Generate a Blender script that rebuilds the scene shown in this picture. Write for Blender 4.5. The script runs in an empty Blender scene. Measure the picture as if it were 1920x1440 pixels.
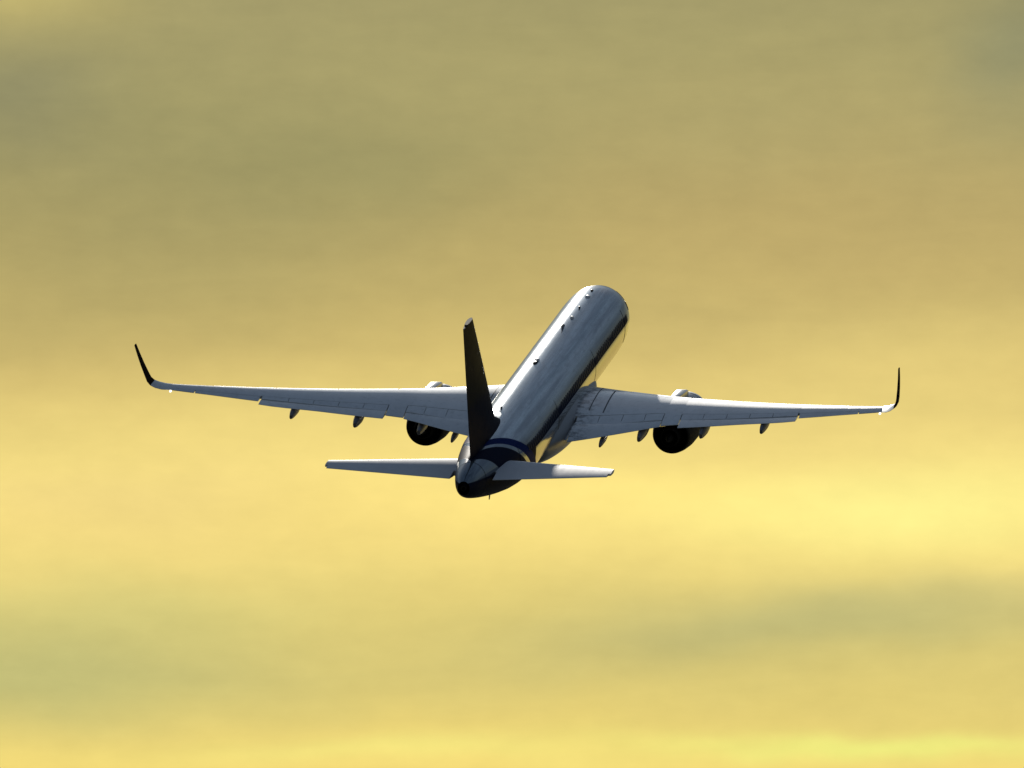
import bpy, bmesh, math, random
from mathutils import Matrix, Vector
random.seed(7)
SC = bpy.context.scene
COL = SC.collection
R = math.radians

# ------------------------------------------------------------------ camera
ELEV = R(6.0)
cam_d = bpy.data.cameras.new('camera')
cam = bpy.data.objects.new('camera', cam_d)
COL.objects.link(cam)
cam_d.sensor_width = 36.0
cam_d.lens = 769.0
cam_d.clip_start = 1.0
cam_d.clip_end = 120000.0
ce, se = math.cos(ELEV), math.sin(ELEV)
CM = Matrix(((1, 0, 0), (0, -se, -ce), (0, ce, -se)))      # columns: right, up, back
CAM = Vector((0, 0, 1.7))
cam.matrix_world = Matrix.Translation(CAM) @ CM.to_4x4()
SC.camera = cam

# ------------------------------------------------------------------ sky
SUN_EL, SUN_AZ = R(22.0), R(-5.5)       # azimuth clockwise from +Y
world = bpy.data.worlds.new('World')
SC.world = world
world.use_nodes = True
nt = world.node_tree
nt.nodes.clear()


class NB:
    """small node-building helper"""
    def __init__(s, tree):
        s.t = tree

    def put(s, sock, v):
        if isinstance(v, bpy.types.NodeSocket):
            s.t.links.new(v, sock)
        elif v is not None:
            sock.default_value = v

    def m(s, op, a, b=None, c=None, clamp=False):
        n = s.t.nodes.new('ShaderNodeMath')
        n.operation = op
        n.use_clamp = clamp
        s.put(n.inputs[0], a)
        s.put(n.inputs[1], b)
        s.put(n.inputs[2], c)
        return n.outputs[0]

    def v(s, op, a, b=None, scale=None):
        n = s.t.nodes.new('ShaderNodeVectorMath')
        n.operation = op
        s.put(n.inputs[0], a)
        s.put(n.inputs[1], b)
        if scale is not None:
            s.put(n.inputs['Scale'], scale)
        return n.outputs[0]

    def xyz(s, a):
        n = s.t.nodes.new('ShaderNodeSeparateXYZ')
        s.put(n.inputs[0], a)
        return n.outputs

    def vec(s, x, y, z):
        n = s.t.nodes.new('ShaderNodeCombineXYZ')
        s.put(n.inputs[0], x)
        s.put(n.inputs[1], y)
        s.put(n.inputs[2], z)
        return n.outputs[0]

    def noise(s, vec, scale, detail=3, rough=.5, dist=0):
        n = s.t.nodes.new('ShaderNodeTexNoise')
        s.put(n.inputs['Vector'], vec)
        n.inputs['Scale'].default_value = scale
        n.inputs['Detail'].default_value = detail
        n.inputs['Roughness'].default_value = rough
        n.inputs['Distortion'].default_value = dist
        return n.outputs['Fac']

    def ramp(s, fac, stops, interp='LINEAR'):
        n = s.t.nodes.new('ShaderNodeValToRGB')
        s.put(n.inputs[0], fac)
        cr = n.color_ramp
        cr.interpolation = interp
        while len(cr.elements) < len(stops):
            cr.elements.new(0.5)
        for e, (p, c) in zip(cr.elements, stops):
            e.position = p
            e.color = (*c, 1) if len(c) == 3 else c
        return n.outputs[0]

    def mix(s, f, a, b):
        n = s.t.nodes.new('ShaderNodeMix')
        n.data_type = 'RGBA'
        s.put(n.inputs[0], f)
        s.put(n.inputs[6], a if isinstance(a, bpy.types.NodeSocket) else (*a, 1))
        s.put(n.inputs[7], b if isinstance(b, bpy.types.NodeSocket) else (*b, 1))
        return n.outputs[2]

    def smooth(s, x, lo, hi):
        n = s.t.nodes.new('ShaderNodeMapRange')
        n.interpolation_type = 'SMOOTHSTEP'
        s.put(n.inputs[0], x)
        n.inputs[1].default_value = lo
        n.inputs[2].default_value = hi
        return n.outputs[0]


W = NB(nt)
tc = nt.nodes.new('ShaderNodeTexCoord')
dirv = W.v('NORMALIZE', tc.outputs['Generated'])
X, Y, Z = W.xyz(dirv)
el = W.m('MULTIPLY', W.m('ARCSINE', Z), 57.29578)
az = W.m('MULTIPLY', W.m('ARCTAN2', X, Y), 57.29578)
# soft wandering of the cloud layers (degrees)
cl = W.vec(az, W.m('MULTIPLY', el, 2.2), 0.0)
w1 = W.m('MULTIPLY', W.m('SUBTRACT', W.noise(cl, 0.9, 3), .5), 0.5)
w2 = W.m('MULTIPLY', W.m('SUBTRACT', W.noise(W.v('ADD', cl, (31, 7, 3)), 0.9, 3), .5), 0.30)
azw = W.m('ADD', az, w1)
elw = W.m('ADD', el, w2)


def c8(r, g, b):
    return (r / 255, g / 255, b / 255)


# elevation profile of the haze-lit cloud deck (display-referred, linearised below)
prof = [(0.0, c8(214, 182, 110)), (4.0, c8(232, 206, 120)), (4.95, c8(252, 224, 122)), (5.08, c8(233, 209, 118)),
        (5.22, c8(218, 199, 118)), (5.38, c8(222, 203, 120)), (5.52, c8(246, 219, 128)), (5.70, c8(254, 228, 134)),
        (5.88, c8(238, 214, 128)), (6.05, c8(216, 191, 116)), (6.22, c8(196, 176, 110)), (6.45, c8(180, 164, 106)),
        (6.70, c8(171, 161, 108)), (7.0, c8(166, 157, 107)), (8.0, c8(146, 140, 104)), (11, c8(118, 122, 112))]
SPL = 12.0
lo = W.ramp(W.m('DIVIDE', elw, SPL), [(max(0, e) / SPL, c) for e, c in prof if e < 11] + [(1, c8(114, 120, 114))], 'B_SPLINE')
hi = W.ramp(W.m('DIVIDE', elw, 90.0), [(0, c8(150, 140, 104)), (12 / 90, c8(114, 120, 114)), (18 / 90, c8(98, 112, 124)),
                                     (35 / 90, c8(100, 118, 138)), (1, c8(96, 118, 146))])
skyc = W.mix(W.smooth(elw, 10.0, 12.5), lo, hi)
# individual soft clouds and gaps between them: photo-sized patches (degrees az, el, widths, colour shift)
K = 1 / 716.0


def patch(base, px, py, sx, sy, dr, dg, db, tilt=0.0):
    u = W.m('SUBTRACT', azw, (px - 960) * K)
    w = W.m('SUBTRACT', elw, 6 + (720 - py) * K)
    if tilt:
        w = W.m('SUBTRACT', w, W.m('MULTIPLY', u, tilt))
    a = W.m('POWER', W.m('ABSOLUTE', W.m('DIVIDE', u, sx * K)), 2.0)
    b = W.m('POWER', W.m('ABSOLUTE', W.m('DIVIDE', w, sy * K)), 2.0)
    g = W.m('EXPONENT', W.m('MULTIPLY', W.m('ADD', a, b), -0.5))
    return W.v('ADD', base, W.v('SCALE', (dr / 255, dg / 255, db / 255), scale=g))


PATCH = [
    (20, 0, 150, 50, 28, 22, 6), (70, 190, 120, 80, -18, -14, -2), (260, 380, 420, 170, -13, -9, -4),
    (1900, 110, 80, 80, -20, -13, 0), (1600, 380, 460, 140, 8, 3, 1), (700, 310, 260, 60, -9, -6, -3),
    (1700, 960, 300, 60, 6, 18, 12, .08), (1100, 960, 300, 50, 6, 6, 2), (200, 960, 240, 60, -8, -8, 0),
    (40, 1240, 320, 85, -25, -12, 2), (1750, 1145, 380, 50, -20, -12, 1, .1), (1350, 1215, 320, 48, -16, -10, 0, .1),
    (1650, 1395, 280, 16, 4, 24, 8), (760, 1425, 300, 20, 4, 12, 6), (1700, 640, 300, 90, 14, 14, 8), (300, 1120, 240, 40, -8, -3, 0),
]
for p in PATCH:
    skyc = patch(skyc, *p)
# wisps
wsp = W.noise(W.vec(az, W.m('MULTIPLY', el, 5.0), 4.0), 1.6, 6, .6, .3)
skyc = W.v('ADD', skyc, W.v('SCALE', c8(15, 13, 7), scale=W.m('SUBTRACT', wsp, .5)))
fine = W.noise(W.vec(az, W.m('MULTIPLY', el, 1.6), 9.0), 9.0, 4, .55)
skyc = W.v('ADD', skyc, W.v('SCALE', c8(12, 11, 7), scale=W.m('SUBTRACT', fine, .5)))
# broad cloud bands higher up
bnd = W.noise(W.vec(W.m('MULTIPLY', az, .05), W.m('MULTIPLY', el, .16), 2.0), 1.4, 5, .55)
bw = W.m('MULTIPLY', W.m('SUBTRACT', bnd, .5), W.smooth(el, 8, 20))
skyc = W.v('ADD', skyc, W.v('SCALE', c8(95, 95, 90), scale=bw))
# glow round the sun, added out of view to brighten the leading edges
gx = W.m('DIVIDE', W.m('SUBTRACT', az, math.degrees(SUN_AZ)), 9.0)
gy = W.m('DIVIDE', W.m('SUBTRACT', el, math.degrees(SUN_EL) + 3.0), 5.0)
gl = W.m('EXPONENT', W.m('MULTIPLY', W.m('ADD', W.m('POWER', W.m('ABSOLUTE', gx), 2.0), W.m('POWER', W.m('ABSOLUTE', gy), 2.0)), -.5))
skyc = W.v('ADD', skyc, W.v('SCALE', c8(110, 110, 108), scale=gl))
# away from the sun the gold gives way to blue-grey dusk cloud
gold = W.smooth(W.m('ABSOLUTE', W.m('SUBTRACT', az, math.degrees(SUN_AZ))), 30.0, 110.0)
skyc = W.mix(gold, skyc, W.ramp(W.m('DIVIDE', el, 90.0), [(0, c8(120, 120, 118)), (.3, c8(98, 112, 128)), (1, c8(96, 118, 146))]))
gm = nt.nodes.new('ShaderNodeGamma')
W.put(gm.inputs[0], skyc)
gm.inputs[1].default_value = 2.2
bg_c = nt.nodes.new('ShaderNodeBackground')
W.put(bg_c.inputs[0], gm.outputs[0])
bg_c.inputs[1].default_value = 1.0
sky = nt.nodes.new('ShaderNodeTexSky')
sky.sky_type = 'NISHITA'
sky.sun_disc = False
sky.sun_elevation = SUN_EL
sky.sun_rotation = SUN_AZ
bg_s = nt.nodes.new('ShaderNodeBackground')
W.put(bg_s.inputs[0], sky.outputs[0])
bg_s.inputs[1].default_value = 0.05
cover = W.m('SUBTRACT', 1.0, W.m('MULTIPLY', W.smooth(el, 12, 45), W.smooth(bnd, .62, .40)))
mixs = nt.nodes.new('ShaderNodeMixShader')
W.put(mixs.inputs[0], cover)
W.put(mixs.inputs[1], bg_s.outputs[0])
W.put(mixs.inputs[2], bg_c.outputs[0])
out = nt.nodes.new('ShaderNodeOutputWorld')
W.put(out.inputs[0], mixs.outputs[0])

# ------------------------------------------------------------------ sun and exposure
sd = bpy.data.lights.new('sun', 'SUN')
sd.energy = 5.0
sd.angle = R(0.5)
sd.color = (1.0, 0.94, 0.84)
sun = bpy.data.objects.new('sun', sd)
COL.objects.link(sun)
to_sun = Vector((math.cos(SUN_EL) * math.sin(SUN_AZ), math.cos(SUN_EL) * math.cos(SUN_AZ), math.sin(SUN_EL)))
sun.rotation_euler = to_sun.to_track_quat('Z', 'Y').to_euler()
sun.location = (0, 0, 300)
SC.view_settings.view_transform = 'Standard'
SC.view_settings.look = 'None'
SC.view_settings.exposure = 0.0
SC.view_settings.gamma = 1.0
SC.view_settings.use_curve_mapping = False

# ------------------------------------------------------------------ materials


def new_mat(name):
    m = bpy.data.materials.new(name)
    m.use_nodes = True
    b = m.node_tree.nodes['Principled BSDF']
    return m, NB(m.node_tree), b


def obj_co(n):
    t = n.t.nodes.new('ShaderNodeTexCoord')
    return t.outputs['Object']


def simple(name, col, rough=.4, metal=0.0, coat=0.0, var=.12, scale=1.5, streak=(1, 1, 1)):
    m, n, b = new_mat(name)
    co = n.v('MULTIPLY', obj_co(n), streak)
    f = n.noise(co, scale, 5, .6)
    n.put(b.inputs['Base Color'], n.mix(f, tuple(c * (1 - var) for c in col), tuple(min(1, c * (1 + var)) for c in col)))
    n.put(b.inputs['Roughness'], n.m('ADD', rough - .06, n.m('MULTIPLY', n.noise(co, scale * 2.3, 4, .6), .12)))
    b.inputs['Metallic'].default_value = metal
    b.inputs['Coat Weight'].default_value = coat
    b.inputs['Coat Roughness'].default_value = .08
    return m


def fuselage_paint():
    """light top, dark window stripe, silver belly, blue and navy swoosh at the tail"""
    m, n, b = new_mat('fuselage_paint')
    co = obj_co(n)
    x, y, z = n.xyz(co)
    xa = n.m('SUBTRACT', 24.0, x)                    # metres aft of the nose
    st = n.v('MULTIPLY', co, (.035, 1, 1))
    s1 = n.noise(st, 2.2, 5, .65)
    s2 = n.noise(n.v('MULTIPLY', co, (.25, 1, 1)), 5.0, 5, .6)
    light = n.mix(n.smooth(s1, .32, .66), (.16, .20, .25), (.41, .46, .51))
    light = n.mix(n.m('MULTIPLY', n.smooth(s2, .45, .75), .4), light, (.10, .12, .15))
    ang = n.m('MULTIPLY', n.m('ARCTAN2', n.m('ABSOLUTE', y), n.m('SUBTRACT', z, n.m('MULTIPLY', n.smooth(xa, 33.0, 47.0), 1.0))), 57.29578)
    navy = (.008, .012, .03)
    blue = (.006, .02, .11)
    silver = n.mix(s2, (.13, .12, .10), (.27, .25, .21))
    # window stripe
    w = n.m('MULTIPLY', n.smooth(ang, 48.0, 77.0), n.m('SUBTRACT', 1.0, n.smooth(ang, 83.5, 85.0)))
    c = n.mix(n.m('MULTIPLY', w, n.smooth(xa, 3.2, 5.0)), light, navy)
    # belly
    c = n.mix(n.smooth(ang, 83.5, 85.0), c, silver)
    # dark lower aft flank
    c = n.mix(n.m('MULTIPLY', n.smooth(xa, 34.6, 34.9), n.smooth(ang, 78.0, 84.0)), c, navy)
    t = n.m('ADD', xa, n.m('MULTIPLY', ang, .062))
    for lo_, col in ((41.1, blue), (42.5, (.14, .17, .20)), (43.15, navy)):
        c = n.mix(n.smooth(t, lo_, lo_ + .18), c, col)
    cone = n.m('ADD', xa, n.m('MULTIPLY', ang, .024))
    c = n.mix(n.smooth(cone, 44.35, 44.5), c, (.13, .155, .18))
    c = n.mix(n.m('MULTIPLY', n.smooth(xa, 38.0, 38.3), n.smooth(ang, 90.0, 100.0)), c, navy)  # tail underside: its shade painted in with the navy
    lum = n.smooth(n.xyz(c)[0], .02, .10)                 # dark paint is matter
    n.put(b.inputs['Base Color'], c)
    n.put(b.inputs['Roughness'], n.m('SUBTRACT', n.m('ADD', .45, n.m('MULTIPLY', s2, .08)), n.m('MULTIPLY', lum, .34)))
    n.put(b.inputs['Metallic'], n.m('MULTIPLY', lum, .78))
    n.put(b.inputs['IOR'], n.m('ADD', 1.12, n.m('MULTIPLY', lum, .38)))
    n.put(b.inputs['Specular IOR Level'], n.m('ADD', .07, n.m('MULTIPLY', lum, .43)))
    b.inputs['Coat Roughness'].default_value = .12
    bp = n.t.nodes.new('ShaderNodeBump')
    bp.inputs['Strength'].default_value = .25
    bp.inputs['Distance'].default_value = .02
    n.put(bp.inputs['Height'], n.noise(n.v('MULTIPLY', co, (.12, 1, 1)), 2.0, 3, .5))
    n.put(b.inputs['Normal'], bp.outputs[0])
    return m


def wing_paint():
    m, n, b = new_mat('wing_paint')
    co = obj_co(n)
    s1 = n.noise(n.v('MULTIPLY', co, (.18, 1, 1)), 1.6, 6, .65)
    s2 = n.noise(co, 3.0, 5, .6)
    c = n.mix(s1, (.42, .44, .46), (.62, .64, .66))
    c = n.mix(n.m('MULTIPLY', n.smooth(s2, .50, .78), .5), c, (.26, .27, .28))
    ya = n.m('ABSOLUTE', n.xyz(co)[1])
    c = n.mix(n.m('MULTIPLY', n.m('SUBTRACT', 1.0, n.smooth(ya, 2.2, 3.6)), n.smooth(s2, .40, .62)), c, (.10, .11, .12))
    n.put(b.inputs['Base Color'], c)
    n.put(b.inputs['Roughness'], n.m('ADD', .24, n.m('MULTIPLY', s2, .14)))
    b.inputs['Metallic'].default_value = .1
    b.inputs['Coat Weight'].default_value = .6
    b.inputs['Coat Roughness'].default_value = .14
    return m


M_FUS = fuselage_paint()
M_WING = wing_paint()
M_LE = simple('bare_leading_edge_metal', (.82, .82, .83), .34, .85, 0, .06, 2.0, (.3, 1, 1))
M_TAIL = simple('light_grey_tailplane_paint', (.58, .59, .62), .62, 0, 0, .1, 1.2, (.3, 1, 1))
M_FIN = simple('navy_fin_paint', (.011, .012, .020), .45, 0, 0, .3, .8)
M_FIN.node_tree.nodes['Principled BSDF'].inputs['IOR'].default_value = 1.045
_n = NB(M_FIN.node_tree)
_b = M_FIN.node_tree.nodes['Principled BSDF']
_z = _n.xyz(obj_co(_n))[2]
_n.put(_b.inputs['Base Color'], _n.mix(_n.smooth(_z, 4.3, 5.0), (.004, .006, .020), (.014, .0135, .0135)))   # navy fin; haze glare on the upper part painted as a greyer tone
M_WLET = simple('dark_winglet_paint', (.030, .021, .016), .5, 0, 0, .2, 1.2)
M_WLET.node_tree.nodes['Principled BSDF'].inputs['IOR'].default_value = 1.1
M_WLET.node_tree.nodes['Principled BSDF'].inputs['Specular IOR Level'].default_value = 0.0
M_TAIL.node_tree.nodes['Principled BSDF'].inputs['IOR'].default_value = 1.35
M_NAC = simple('nacelle_paint', (.30, .31, .32), .3, .1, .3, .1, 1.2)
M_DUCT = simple('soot_and_shade_dark_metal', (.012, .011, .010), .7, 0, 0, .3, 3)  # exhaust parts; on the aft cowl the black stands for shade
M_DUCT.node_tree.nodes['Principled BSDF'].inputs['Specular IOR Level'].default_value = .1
M_FAIR = simple('flap_fairing_paint', (.10, .10, .11), .4, 0, 0, .15, 2)
M_BLACK = simple('black_antenna_paint', (.015, .015, .016), .5, 0, 0, .2, 5)
M_WHITE = simple('white_antenna_paint', (.8, .8, .8), .35, 0, 0, .05, 5)
M_EMIT = simple('glowing_lamp_and_fitting', (.8, .8, .78), .3)
M_EMIT.node_tree.nodes['Principled BSDF'].inputs['Emission Color'].default_value = (1, .97, .88, 1)
M_EMIT.node_tree.nodes['Principled BSDF'].inputs['Emission Strength'].default_value = 1.6
M_GLASS = simple('dark_cabin_glass', (.008, .011, .026), .48, 0, 0, .1, 3)
M_GLASS.node_tree.nodes['Principled BSDF'].inputs['IOR'].default_value = 1.13
M_GAP = simple('dark_wheel_well_metal', (.05, .05, .055), .6, .2, 0, .2, 3)

m_ground, ng, bgd = new_mat('airfield_grass')
gco = obj_co(ng)
ng.put(bgd.inputs['Base Color'], ng.mix(ng.noise(gco, .01, 8, .6), (.020, .028, .014), (.05, .05, .03)))
bgd.inputs['Roughness'].default_value = .95

# ------------------------------------------------------------------ ground
bm = bmesh.new()
bmesh.ops.create_circle(bm, cap_ends=True, segments=96, radius=40000)
me = bpy.data.meshes.new('ground')
bm.to_mesh(me)
bm.free()
me.materials.append(m_ground)
ground = bpy.data.objects.new('ground', me)
ground['kind'] = 'structure'
COL.objects.link(ground)

# ------------------------------------------------------------------ airliner frame: local X forward, Y port, Z up
RP = Matrix(((0.16656611, -0.98600574, -0.00695836),
             (0.22417752, 0.0309963, 0.97405527),
             (-0.9602084, -0.16380451, 0.22620326)))
OFF = Vector((1.25239319, -1.06993399, -1168.1687))
plane = bpy.data.objects.new('airliner', None)
plane.empty_display_size = 2.0
COL.objects.link(plane)
plane.matrix_world = Matrix.Translation(CAM + CM @ OFF) @ (CM @ RP).to_4x4()
plane['label'] = 'twin engined airliner with upturned winglets climbing away into a golden sky'
plane['category'] = 'airplane'


def P(x, y, z):
    """x = metres aft of nose, y = to port, z = up"""
    return (24.0 - x, y, z)


class MB:
    def __init__(s):
        s.v, s.f = [], []

    def rings(s, rings, cap0=True, cap1=True, closed=True):
        """skin consecutive rings of equal length"""
        b = len(s.v)
        n = len(rings[0])
        for r in rings:
            s.v += r
        for i in range(len(rings) - 1):
            for j in range(n if closed else n - 1):
                k = (j + 1) % n
                s.f.append((b + i * n + j, b + i * n + k, b + (i + 1) * n + k, b + (i + 1) * n + j))
        if cap0:
            s.f.append(tuple(b + j for j in range(n))[::-1])
        if cap1:
            s.f.append(tuple(b + (len(rings) - 1) * n + j for j in range(n)))
        return s

    def build(s, name, mat, parent, angle=35):
        me = bpy.data.meshes.new(name)
        me.from_pydata(s.v, [], s.f)
        bm = bmesh.new()
        bm.from_mesh(me)
        bmesh.ops.recalc_face_normals(bm, faces=bm.faces)
        bm.to_mesh(me)
        bm.free()
        for p in me.polygons:
            p.use_smooth = True
        me.set_sharp_from_angle(angle=R(angle))
        me.materials.append(mat)
        o = bpy.data.objects.new(name, me)
        COL.objects.link(o)
        o.parent = parent
        return o


def interp(x, xs, ys):
    if x <= xs[0]:
        return ys[0]
    for i in range(len(xs) - 1):
        if x <= xs[i + 1]:
            t = (x - xs[i]) / (xs[i + 1] - xs[i])
            return ys[i] + t * (ys[i + 1] - ys[i])
    return ys[-1]


def cinterp(x, xs, ys):
    """monotone-ish cubic through stations"""
    n = len(xs)
    if x <= xs[0]:
        return ys[0]
    if x >= xs[-1]:
        return ys[-1]
    i = max(k for k in range(n - 1) if xs[k] <= x)
    h = xs[i + 1] - xs[i]
    d = [(ys[k + 1] - ys[k]) / (xs[k + 1] - xs[k]) for k in range(n - 1)]

    def tan(k):
        if k == 0:
            return d[0]
        if k == n - 1:
            return d[-1]
        if d[k - 1] * d[k] <= 0:
            return 0
        return 2 * d[k - 1] * d[k] / (d[k - 1] + d[k])
    t = (x - xs[i]) / h
    m0, m1 = tan(i) * h, tan(i + 1) * h
    return ((2 * t**3 - 3 * t**2 + 1) * ys[i] + (t**3 - 2 * t**2 + t) * m0 + (-2 * t**3 + 3 * t**2) * ys[i + 1] + (t**3 - t**2) * m1)


# ------------------------------------------------------------------ fuselage
ST = [(0, .03, -.52, -.58), (.12, .30, -.22, -.86), (.4, .55, .02, -1.08), (1, 1.0, .66, -1.40), (2, 1.42, 1.36, -1.70), (3, 1.66, 1.78, -1.86),
      (4.5, 1.82, 1.98, -1.96), (6.5, 1.88, 2.0, -2.0), (12, 1.88, 2.0, -2.0), (33, 1.88, 2.0, -2.0), (36, 1.82, 1.99, -1.82), (39, 1.60, 1.96, -1.40),
      (42, 1.22, 1.84, -.86), (44.5, .84, 1.62, -.34), (46.0, .54, 1.34, .04), (46.7, .32, 1.08, .34)]
SX = [s[0] for s in ST]


def fus(x):
    return [cinterp(x, SX, [s[i] for s in ST]) for i in (1, 2, 3)]


def fus_pt(x, deg, d=0.0):
    """point on the fuselage skin, deg from crown towards port"""
    w, t, b = fus(x)
    a = R(deg)
    return ((w + d) * math.sin(a), (t + b) / 2 + ((t - b) / 2 + d) * math.cos(a))


def fus_ring(x, n=72):
    return [P(x, *fus_pt(x, 360 * i / n)) for i in range(n)]


xs = [0, .04, .12, .25, .4, .7, 1, 1.5, 2, 2.5, 3, 3.75, 4.5, 5.5, 6.5, 9, 12, 16, 20, 24, 28, 31, 33, 34.5, 36, 37.5, 39, 40, 41, 42, 43, 43.8, 44.5]
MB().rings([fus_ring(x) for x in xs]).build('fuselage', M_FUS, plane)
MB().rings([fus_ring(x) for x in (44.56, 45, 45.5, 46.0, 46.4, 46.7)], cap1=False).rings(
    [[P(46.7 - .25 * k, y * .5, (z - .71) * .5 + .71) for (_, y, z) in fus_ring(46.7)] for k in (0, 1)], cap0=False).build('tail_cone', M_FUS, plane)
# exhaust pipe of the auxiliary unit
MB().rings([[P(x, r * math.sin(2 * math.pi * i / 20), .71 + r * math.cos(2 * math.pi * i / 20)) for i in range(20)]
            for x, r in ((46.4, .15), (46.80, .14), (46.80, .11), (46.4, .10))]).build('exhaust_pipe', M_DUCT, plane)


def skin_patch(x0, x1, a0, a1, d=.006, nx=3, na=5):
    """thin plate lying on the fuselage skin"""
    out_, inn = [], []
    rr = []
    for i in range(nx + 1):
        x = x0 + (x1 - x0) * i / nx
        top = [P(x, *fus_pt(x, a0 + (a1 - a0) * j / na, d)) for j in range(na + 1)]
        bot = [P(x, *fus_pt(x, a0 + (a1 - a0) * j / na, -.02)) for j in range(na, -1, -1)]
        rr.append(top + bot)
    return MB().rings(rr)


# cabin windows, too small to pick apart: one joined row each side
for sd_ in (1, -1):
    mb = MB()
    x = 6.2
    while x < 36.5:
        if not (9.4 < x < 10.3 or 14.6 < x < 15.5 or 26.6 < x < 27.5):
            q = skin_patch(x, x + .24, sd_ * 69.5, sd_ * 80.5, .008, 1, 3)
            b0 = len(mb.v)
            mb.v += q.v
            mb.f += [tuple(k + b0 for k in f) for f in q.f]
        x += .51
    w = mb.build('window_row', M_GLASS, plane)
    w['kind'] = 'stuff'
    for x in (4.9, 14.7, 26.7, 37.6):
        skin_patch(x, x + .86, sd_ * 58, sd_ * 112, .012, 2, 8).build('cabin_door', M_FUS, plane)
# cockpit glazing
for sd_ in (1, -1):
    for (x0, x1, a0, a1) in ((1.75, 2.55, 4, 32), (2.05, 2.85, 34, 56), (2.5, 3.2, 58, 74)):
        skin_patch(x0, x1, sd_ * a0, sd_ * a1, .01, 2, 4).build('cockpit_window', M_GLASS, plane)


def blade(x, deg, chord, height, thick, mat, sweep=.5, name='antenna', y0=0.0):
    y, z = fus_pt(x, deg)
    rr = []
    for k, (h, c) in enumerate(((-.08, 1.0), (.0, 1.0), (.7, .7), (1.0, .45))):
        hh = h * height if h > 0 else h
        ring = []
        for i in range(12):
            a = 2 * math.pi * i / 12
            cx = math.cos(a) * chord * c / 2
            cy = math.sin(a) * thick * (c ** .5) / 2
            n_ = Vector((0, math.sin(R(deg)), math.cos(R(deg))))
            ring.append(P(x + cx + sweep * max(0, h) * chord, y + cy * n_.z + n_.y * hh, z - cy * n_.y + n_.z * hh))
        rr.append(ring)
    return MB().rings(rr).build(name, mat, plane)


blade(5.2, 1, .30, .07, .16, M_BLACK, name='antenna')
blade(6.8, 0, .50, .08, .30, M_WHITE, .1, 'antenna')
blade(9.5, 0, .34, .11, .10, M_BLACK)
blade(12.0, 0, .34, .10, .22, M_WHITE, .1, 'antenna')
blade(14.3, 3, 1.2, .20, .03, M_FAIR, .3)
blade(22.7, 6, .8, .08, .28, M_BLACK, .2, 'satellite_dome')
blade(22.2, 6, .5, .11, .28, M_WHITE, .1, 'satellite_dome')
blade(33.6, 6, .6, .14, .05, M_BLACK, .4)
blade(35.1, 3, .55, .12, .26, M_EMIT, .1, 'white_crown_fitting')  # small white oval on the crown, given emission
for (x, h) in ((38.6, .28), (12.5, .35), (17.0, .35)):
    blade(x, 180, .35, h, .07, M_BLACK, .6)

# belly and wing-root fairing
rr = []
for i in range(41):
    t = i / 40
    x = 13.4 + 17.2 * t
    e = (math.sin(math.pi * t) ** .45) if 0 < t < 1 else 0
    hw = 1.2 + 1.12 * e
    hh = .5 + .85 * e
    zc = -1.15
    ring = []
    for j in range(40):
        a = 2 * math.pi * j / 40
        c, s_ = math.cos(a), math.sin(a)
        ring.append(P(x, hw * math.copysign(abs(s_) ** .8, s_), zc + hh * math.copysign(abs(c) ** .8, c)))
    rr.append(ring)
MB().rings(rr).build('belly_fairing', simple('belly_fairing_paint', (.15, .16, .18), .35, .1, .1, .1, 1.2, (.2, 1, 1)), plane)

# ------------------------------------------------------------------ wings


def z_le(y):
    return -0.965 + .046 * y + .003 * y * y


def x_le(y):
    return 15.965 + .544 * y


def x_te(y):
    return interp(y, [1.0, 2.4, 4.5, 6.5, 7.5, 9.5, 14.4, 17, 19.6], [27.35, 26.95, 26.1, 25.38, 25.3, 25.62, 26.42, 26.95, 27.65])


def t_c(y):
    return interp(y, [0, 7, 20], [.135, .115, .11])


def naca(f, t):
    return 5 * t * (.2969 * math.sqrt(max(f, 0)) - .126 * f - .3516 * f * f + .2843 * f**3 - .1026 * f**4)


def camber(f):
    return .018 * (1 - (2 * f - 1) ** 2)


def sect(y, f, upper):
    """(x, z) on the wing surface"""
    c = x_te(y) - x_le(y)
    h = naca(f, t_c(y))
    z = camber(f) + (h if upper else -h)
    return x_le(y) + f * c, z_le(y) - .035 * c * f + c * z


def fs(f0, f1, n):
    return [f0 + (f1 - f0) * (1 - math.cos(math.pi * i / n)) / 2 for i in range(n + 1)] if f0 < .02 else [f0 + (f1 - f0) * i / n for i in range(n + 1)]


def wing_ring(sd, y, f0, f1, dx=0, dz=0, n=14):
    F = fs(f0, f1, n)
    up = [sect(y, f, True) for f in F]
    lo_ = [sect(y, f, False) for f in reversed(F)]
    if f0 <= 0:
        lo_ = lo_[:-1]
    if f1 >= .999:
        up[-1] = (up[-1][0], up[-1][1] + .012)
        lo_[0] = (lo_[0][0], lo_[0][1] - .012)
    return [P(x + dx, sd * y, z + dz) for x, z in up + lo_]


def loft(mb, sd, y0, y1, f0, f1, dx=0, dz=0, n=14, step=.6):
    k = max(1, int((y1 - y0) / step))
    mb.rings([wing_ring(sd, y0 + (y1 - y0) * i / k, f0, f1, dx, dz, n) for i in range(k + 1)])


def plate(sd, y0, y1, f0, f1, th=.05, lift=0.0, gap=.028, angle=0.0):
    """spoiler: a thin panel let into the upper skin"""
    rr = []
    k = max(1, int((y1 - y0) / .7))
    for i in range(k + 1):
        y = y0 + gap / 2 + (y1 - y0 - gap) * i / k
        F = [f0 + (f1 - f0) * j / 4 for j in range(5)]
        up = [sect(y, f, True) for f in F]
        ring = [P(x, sd * y, z + lift + angle * (x - up[0][0])) for x, z in up]
        ring += [P(x, sd * y, z + lift - th + angle * (x - up[0][0])) for x, z in reversed(up)]
        rr.append(ring)
    return MB().rings(rr)


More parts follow.
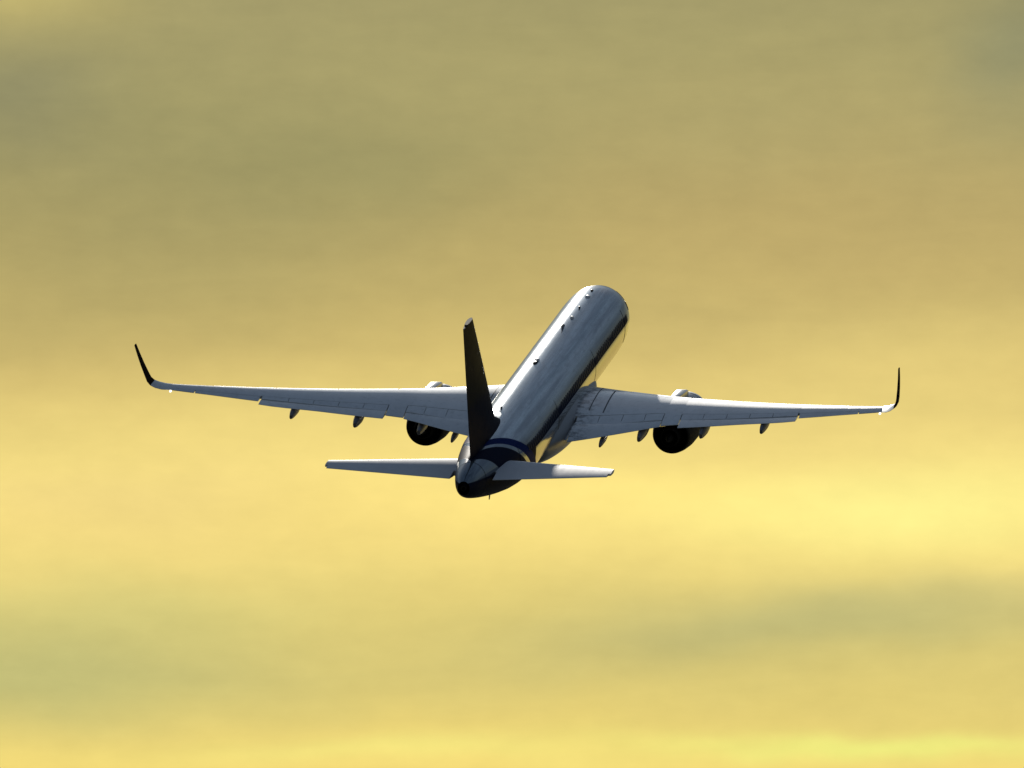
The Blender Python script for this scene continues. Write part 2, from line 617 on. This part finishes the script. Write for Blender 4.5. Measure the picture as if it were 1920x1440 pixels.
def flap(sd, y0, y1, f0, te, drop_top=.10):
    """slotted flap slid aft and lowered; te(y) = (x, z) of its trailing edge"""
    rr = []
    k = max(1, int((y1 - y0) / .6))
    for i in range(k + 1):
        y = y0 + (y1 - y0) * i / k
        xs_, zs_ = sect(y, f0, True)
        xl, zl_ = sect(y, f0, False)
        z0 = zs_ - drop_top
        xt, zt = te(y)
        th = max(.10, (zs_ - zl_) * .55)
        up, lo_ = [], []
        for j in range(11):
            f = (1 - math.cos(math.pi * j / 10)) / 2
            x = xs_ + (xt - xs_) * f
            base = z0 - th * .35 + (zt - z0 + th * .35) * f
            h = naca(f, th / (xt - xs_)) * (xt - xs_)
            up.append((x, base + h * 1.1 + .008))
            lo_.append((x, base - h * .7 - .008))
        rr.append([P(x, sd * y, z) for x, z in up + lo_[::-1][:-1]])
    return MB().rings(rr)


TE_IN = ([2.2, 3.27, 4.5, 5.6, 6.5, 6.95], [27.45, 27.0, 26.45, 25.93, 25.5, 25.35])
TE_OUT = ([7.96, 9.57, 11.5, 13.7, 14.45], [25.88, 26.12, 26.38, 26.9, 26.98])


def te_fn(tab):
    def g(y):
        x = interp(y, *tab)
        return x, z_le(y) - .035 * (x - x_le(y)) - .02
    return g


def revolve_x(profile, cy, cz, n=40, squash=1.0):
    return [[P(x, cy + r * math.sin(2 * math.pi * j / n), cz + r * squash * math.cos(2 * math.pi * j / n)) for j in range(n)] for x, r in profile]


def make_wing(sd):
    mb = MB()
    loft(mb, sd, 1.0, 2.2, 0, 1.0)
    loft(mb, sd, 2.2, 4.4, 0, .70)
    loft(mb, sd, 4.4, 6.97, .158, .70)
    loft(mb, sd, 6.97, 7.92, .158, .985)
    loft(mb, sd, 7.92, 14.55, .158, .72)
    loft(mb, sd, 14.55, 17.2, .158, .755)
    loft(mb, sd, 17.2, 17.95, .0, .755)
    loft(mb, sd, 17.95, 19.2, 0, 1.0)
    w = mb.build('wing', M_WING, plane, 30)
    w['label'] = ('port wing' if sd > 0 else 'starboard wing') + ' with slats, spoilers and lowered flaps'
    # leading-edge slats
    for (a, b_) in ((4.42, 7.92), (8.0, 10.95), (11.0, 14.05), (14.1, 17.17)):
        s = MB()
        loft(s, sd, a, b_, 0, .16, -.10, -.015, 14)
        s.build('slat', M_LE, w, 40)
    # spoilers and fixed shroud panels
    for (a, b_) in ((2.3, 3.5), (3.5, 4.75), (4.75, 5.95), (5.95, 6.95)):
        plate(sd, a, b_, .708, .86, .06, .004).build('spoiler', M_WING, w)
    for (a, b_) in ((7.95, 9.2), (9.2, 10.5), (10.5, 11.8), (11.8, 13.1), (13.1, 14.5)):
        plate(sd, a, b_, .730, .88, .05, .004).build('spoiler', M_WING, w)
    flap(sd, 2.24, 6.93, .74, te_fn(TE_IN), .14).build('flap', M_WING, w)
    flap(sd, 7.97, 14.5, .75, te_fn(TE_OUT), .12).build('flap', M_WING, w)
    # walkway lines near the root
    for (ya, yb, f0, f1) in ((3.55, 3.62, .18, .66), (2.75, 2.80, .10, .62)):
        rr = []
        for i in range(9):
            f = f0 + (f1 - f0) * i / 8
            q = [(y, *sect(y, f, True)) for y in (ya, yb)]
            rr.append([P(q[0][1], sd * ya, q[0][2] + .008), P(q[1][1], sd * yb, q[1][2] + .008), P(q[1][1], sd * yb, q[1][2] - .02), P(q[0][1], sd * ya, q[0][2] - .02)])
        MB().rings(rr).build('walkway_line', M_GAP, w)
    a = MB()
    loft(a, sd, 14.6, 17.9, .768, 1.0, 0, 0, 8)
    a.build('aileron', M_WING, w)
    # blended winglet
    path = [(19.21, 0, 0, 1.16), (19.55, .12, .35, 1.28), (19.83, .28, .72, 1.28), (20.04, .46, 1.06, 1.2), (20.17, .69, 1.36, 1.1),
            (20.25, 1.0, 1.62, 1.0), (20.38, 1.7, 2.27, .82), (20.48, 2.35, 2.87, .64), (20.56, 2.98, 3.46, .46)]
    rr = []
    for i, (y, dz, dx, c) in enumerate(path):
        a0, a1 = path[max(0, i - 1)], path[min(len(path) - 1, i + 1)]
        tv = Vector((a1[0] - a0[0], a1[1] - a0[1])).normalized()
        nv = Vector((-tv.y, tv.x))          # towards inboard/up
        ring = []
        x0 = x_le(19.2) + dx
        z0 = z_le(19.2) + dz
        F = fs(0, 1, 12)
        for f in F:
            h = naca(f, .115) * c + .006
            ring.append((x0 + f * c, h))
        for f in reversed(F[1:]):
            ring.append((x0 + f * c, -naca(f, .115) * c - .006))
        rr.append([P(x, sd * (y + nv.x * h), z0 + nv.y * h - (x - x0) * .035 * max(0, 1 - dz)) for x, h in ring])
    MB().rings(rr[:4]).build('wing_tip', M_WING, w, 50)
    MB().rings(rr[3:]).build('winglet', M_WLET, w, 50)
    # tip lights
    lm = MB().rings(revolve_x([(x_te(19.0) - .1, .02), (x_te(19.0) + .02, .065), (x_te(19.0) + .16, .055), (x_te(19.0) + .24, .01)], sd * 19.15, z_le(19.1) - .09, 10))
    lm.build('navigation_light', M_EMIT, w)
    # canoe fairings of the flap tracks
    for (y, L, r, dz) in ((4.0, 2.6, .15, .28), (5.95, 3.6, .23, .30), (9.35, 3.0, .23, .30), (12.7, 3.0, .20, .24)):
        xt = (te_fn(TE_IN) if y < 7 else te_fn(TE_OUT))(y)
        x1 = xt[0] + .55
        z1 = xt[1] - dz
        rr = []
        for i in range(13):
            t = i / 12
            rad = r * math.sin(math.pi * min(1, (t * .93 + .0))) ** .6 if 0 < t else .01
            x = x1 - L * (1 - t)
            zc = z1 - .02 + (1 - t) * .06 - max(0, t - .7) * .25
            rr.append([P(x, sd * y + rad * .98 * math.sin(2 * math.pi * j / 16), zc + rad * 1.4 * math.cos(2 * math.pi * j / 16)) for j in range(16)])
        MB().rings(rr).build('flap_track_fairing', M_FAIR, w, 50)
    return w


for sd_ in (1, -1):
    make_wing(sd_)


# ------------------------------------------------------------------ engines
def make_engine(sd):
    cy, cz = sd * 6.70, -2.42
    outer = [(15.6, .98), (14.75, 1.02), (14.55, 1.05), (14.5, 1.09), (14.6, 1.14), (14.95, 1.20), (15.6, 1.22), (16.6, 1.23), (17.4, 1.22)]
    eng = MB().rings(revolve_x(outer, cy, cz, 56), False, False).build('engine', M_NAC, plane, 50)
    MB().rings(revolve_x([(17.42, 1.215), (18.4, 1.20), (19.4, 1.11), (20.0, 1.02), (20.25, .95), (20.27, .92), (19.9, .93), (18.8, .94)], cy, cz, 56), False, False).build('fan_nozzle', M_DUCT, eng, 50)  # aft part of the cowl, underside shade put into its near-black colour
    MB().rings(revolve_x([(14.42, .02), (14.47, 1.1), (14.50, 1.12), (14.72, 1.19), (15.0, 1.215), (15.0, 1.20)], cy, cz, 56)[2:], False, False).build('inlet_lip', M_LE, eng)
    MB().rings(revolve_x([(15.62, .99), (15.66, .99)], cy, cz, 40)).build('fan_disc', M_DUCT, eng)
    MB().rings(revolve_x([(15.1, .02), (15.2, .14), (15.4, .26), (15.61, .34)], cy, cz, 24)).build('spinner', M_BLACK, eng)
    MB().rings(revolve_x([(18.9, .9), (18.95, .9)], cy, cz, 40)).build('nozzle_bulkhead', M_DUCT, eng)
    MB().rings(revolve_x([(18.9, .62), (19.8, .60), (20.7, .48), (20.72, .44), (20.0, .44)], cy, cz, 32), False, True).build('core_nozzle', M_DUCT, eng)
    MB().rings(revolve_x([(20.0, .30), (20.6, .26), (21.2, .12), (21.5, .02)], cy, cz, 24)).build('exhaust_cone', M_DUCT, eng)
    # pylon: from the crest of the cowl up to the wing box
    rr = []
    for x, hw, zt, zb in ((15.2, .06, -1.14, -1.5), (15.7, .24, -.90, -1.5), (16.6, .30, -.72, -1.4), (18.5, .24, -.56, -1.3), (19.8, .22, -.42, -1.4), (21.5, .20, -.60, -1.5), (23.2, .12, -.7, -1.2), (24.4, .03, -.75, -.95)):
        rr.append([P(x, cy + hw * a, z) for a, z in ((-1, zb), (-1, zt - .06), (-.6, zt), (.6, zt), (1, zt - .06), (1, zb))])
    MB().rings(rr).build('pylon', M_NAC, eng)
    # vortex strake on the inboard shoulder
    a = R(38) * -sd
    pts = []
    for x, h0, h1, t in ((15.9, 1.30, 1.38, .01), (16.5, 1.30, 1.62, .02), (17.0, 1.30, 1.66, .02), (17.15, 1.30, 1.40, .01)):
        ring = []
        for hh, s_ in ((h0, -1), (h1, -1), (h1, 1), (h0, 1)):
            ring.append(P(x, cy + hh * math.sin(a) + s_ * t * math.cos(a), cz + hh * math.cos(a) - s_ * t * math.sin(a)))
        pts.append(ring)
    MB().rings(pts).build('strake', M_NAC, eng)


for sd_ in (1, -1):
    make_engine(sd_)

# ------------------------------------------------------------------ fin and tailplane


def fin_ring(z, f0, f1, n=12):
    le = interp(z, [1.2, 2.0, 2.5, 9.26], [35.0, 35.9, 37.5, 43.9])
    te = interp(z, [1.2, 9.26], [44.35, 46.45])
    c = te - le
    F = fs(f0, f1, n)
    tc_ = interp(z, [1.2, 2, 9.26], [.085, .08, .10])
    up = [(le + f * c, naca(f, tc_) * c + (.012 if f1 >= .99 else 0)) for f in F]
    lo_ = [(x, -h) for x, h in reversed(up)]
    if f0 <= 0:
        up[0] = (up[0][0], 0)
        lo_ = lo_[:-1]
    return [P(x, h, z) for x, h in up + lo_]


zz = [1.2, 1.6, 2.0, 2.25, 2.5, 4, 6, 8, 9.1, 9.26]
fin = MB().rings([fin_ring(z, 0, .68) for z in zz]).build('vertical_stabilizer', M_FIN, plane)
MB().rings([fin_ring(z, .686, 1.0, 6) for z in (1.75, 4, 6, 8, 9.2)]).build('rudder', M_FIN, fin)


def hs_ring(sd, y, f0, f1, n=12):
    t = (y - .8) / 6.8
    le = 39.5 + (44.15 - 39.5) * t
    te = 44.35 + (45.95 - 44.35) * t
    c = te - le
    z0 = .60 + (1.38 - .60) * t
    trim = .022                                  # nose-down trim of the whole tailplane
    F = fs(f0, f1, n)
    up = [(le + f * c, z0 + (f - .8) * c * trim + naca(f, .10) * c + (.01 if f1 > .99 else 0)) for f in F]
    lo_ = [(le + f * c, z0 + (f - .8) * c * trim - naca(f, .10) * c - (.01 if f1 > .99 else 0)) for f in reversed(F)]
    if f0 <= 0:
        lo_ = lo_[:-1]
    return [P(x, sd * y, z) for x, z in up + lo_]


for sd_ in (1, -1):
    h = MB().rings([hs_ring(sd_, y, .13, .70) for y in (.3, .8, 1.5, 3, 5, 7.3, 7.6)]).build('horizontal_stabilizer', M_TAIL, plane)
    MB().rings([hs_ring(sd_, y, .708, 1.0, 6) for y in (1.15, 3, 5, 7.45)]).build('elevator', M_TAIL, h)
    MB().rings([hs_ring(sd_, y, 0, .13, 10) for y in (.3, .8, 1.5, 3, 5, 7.3, 7.6)]).build('leading_edge', M_LE, h)
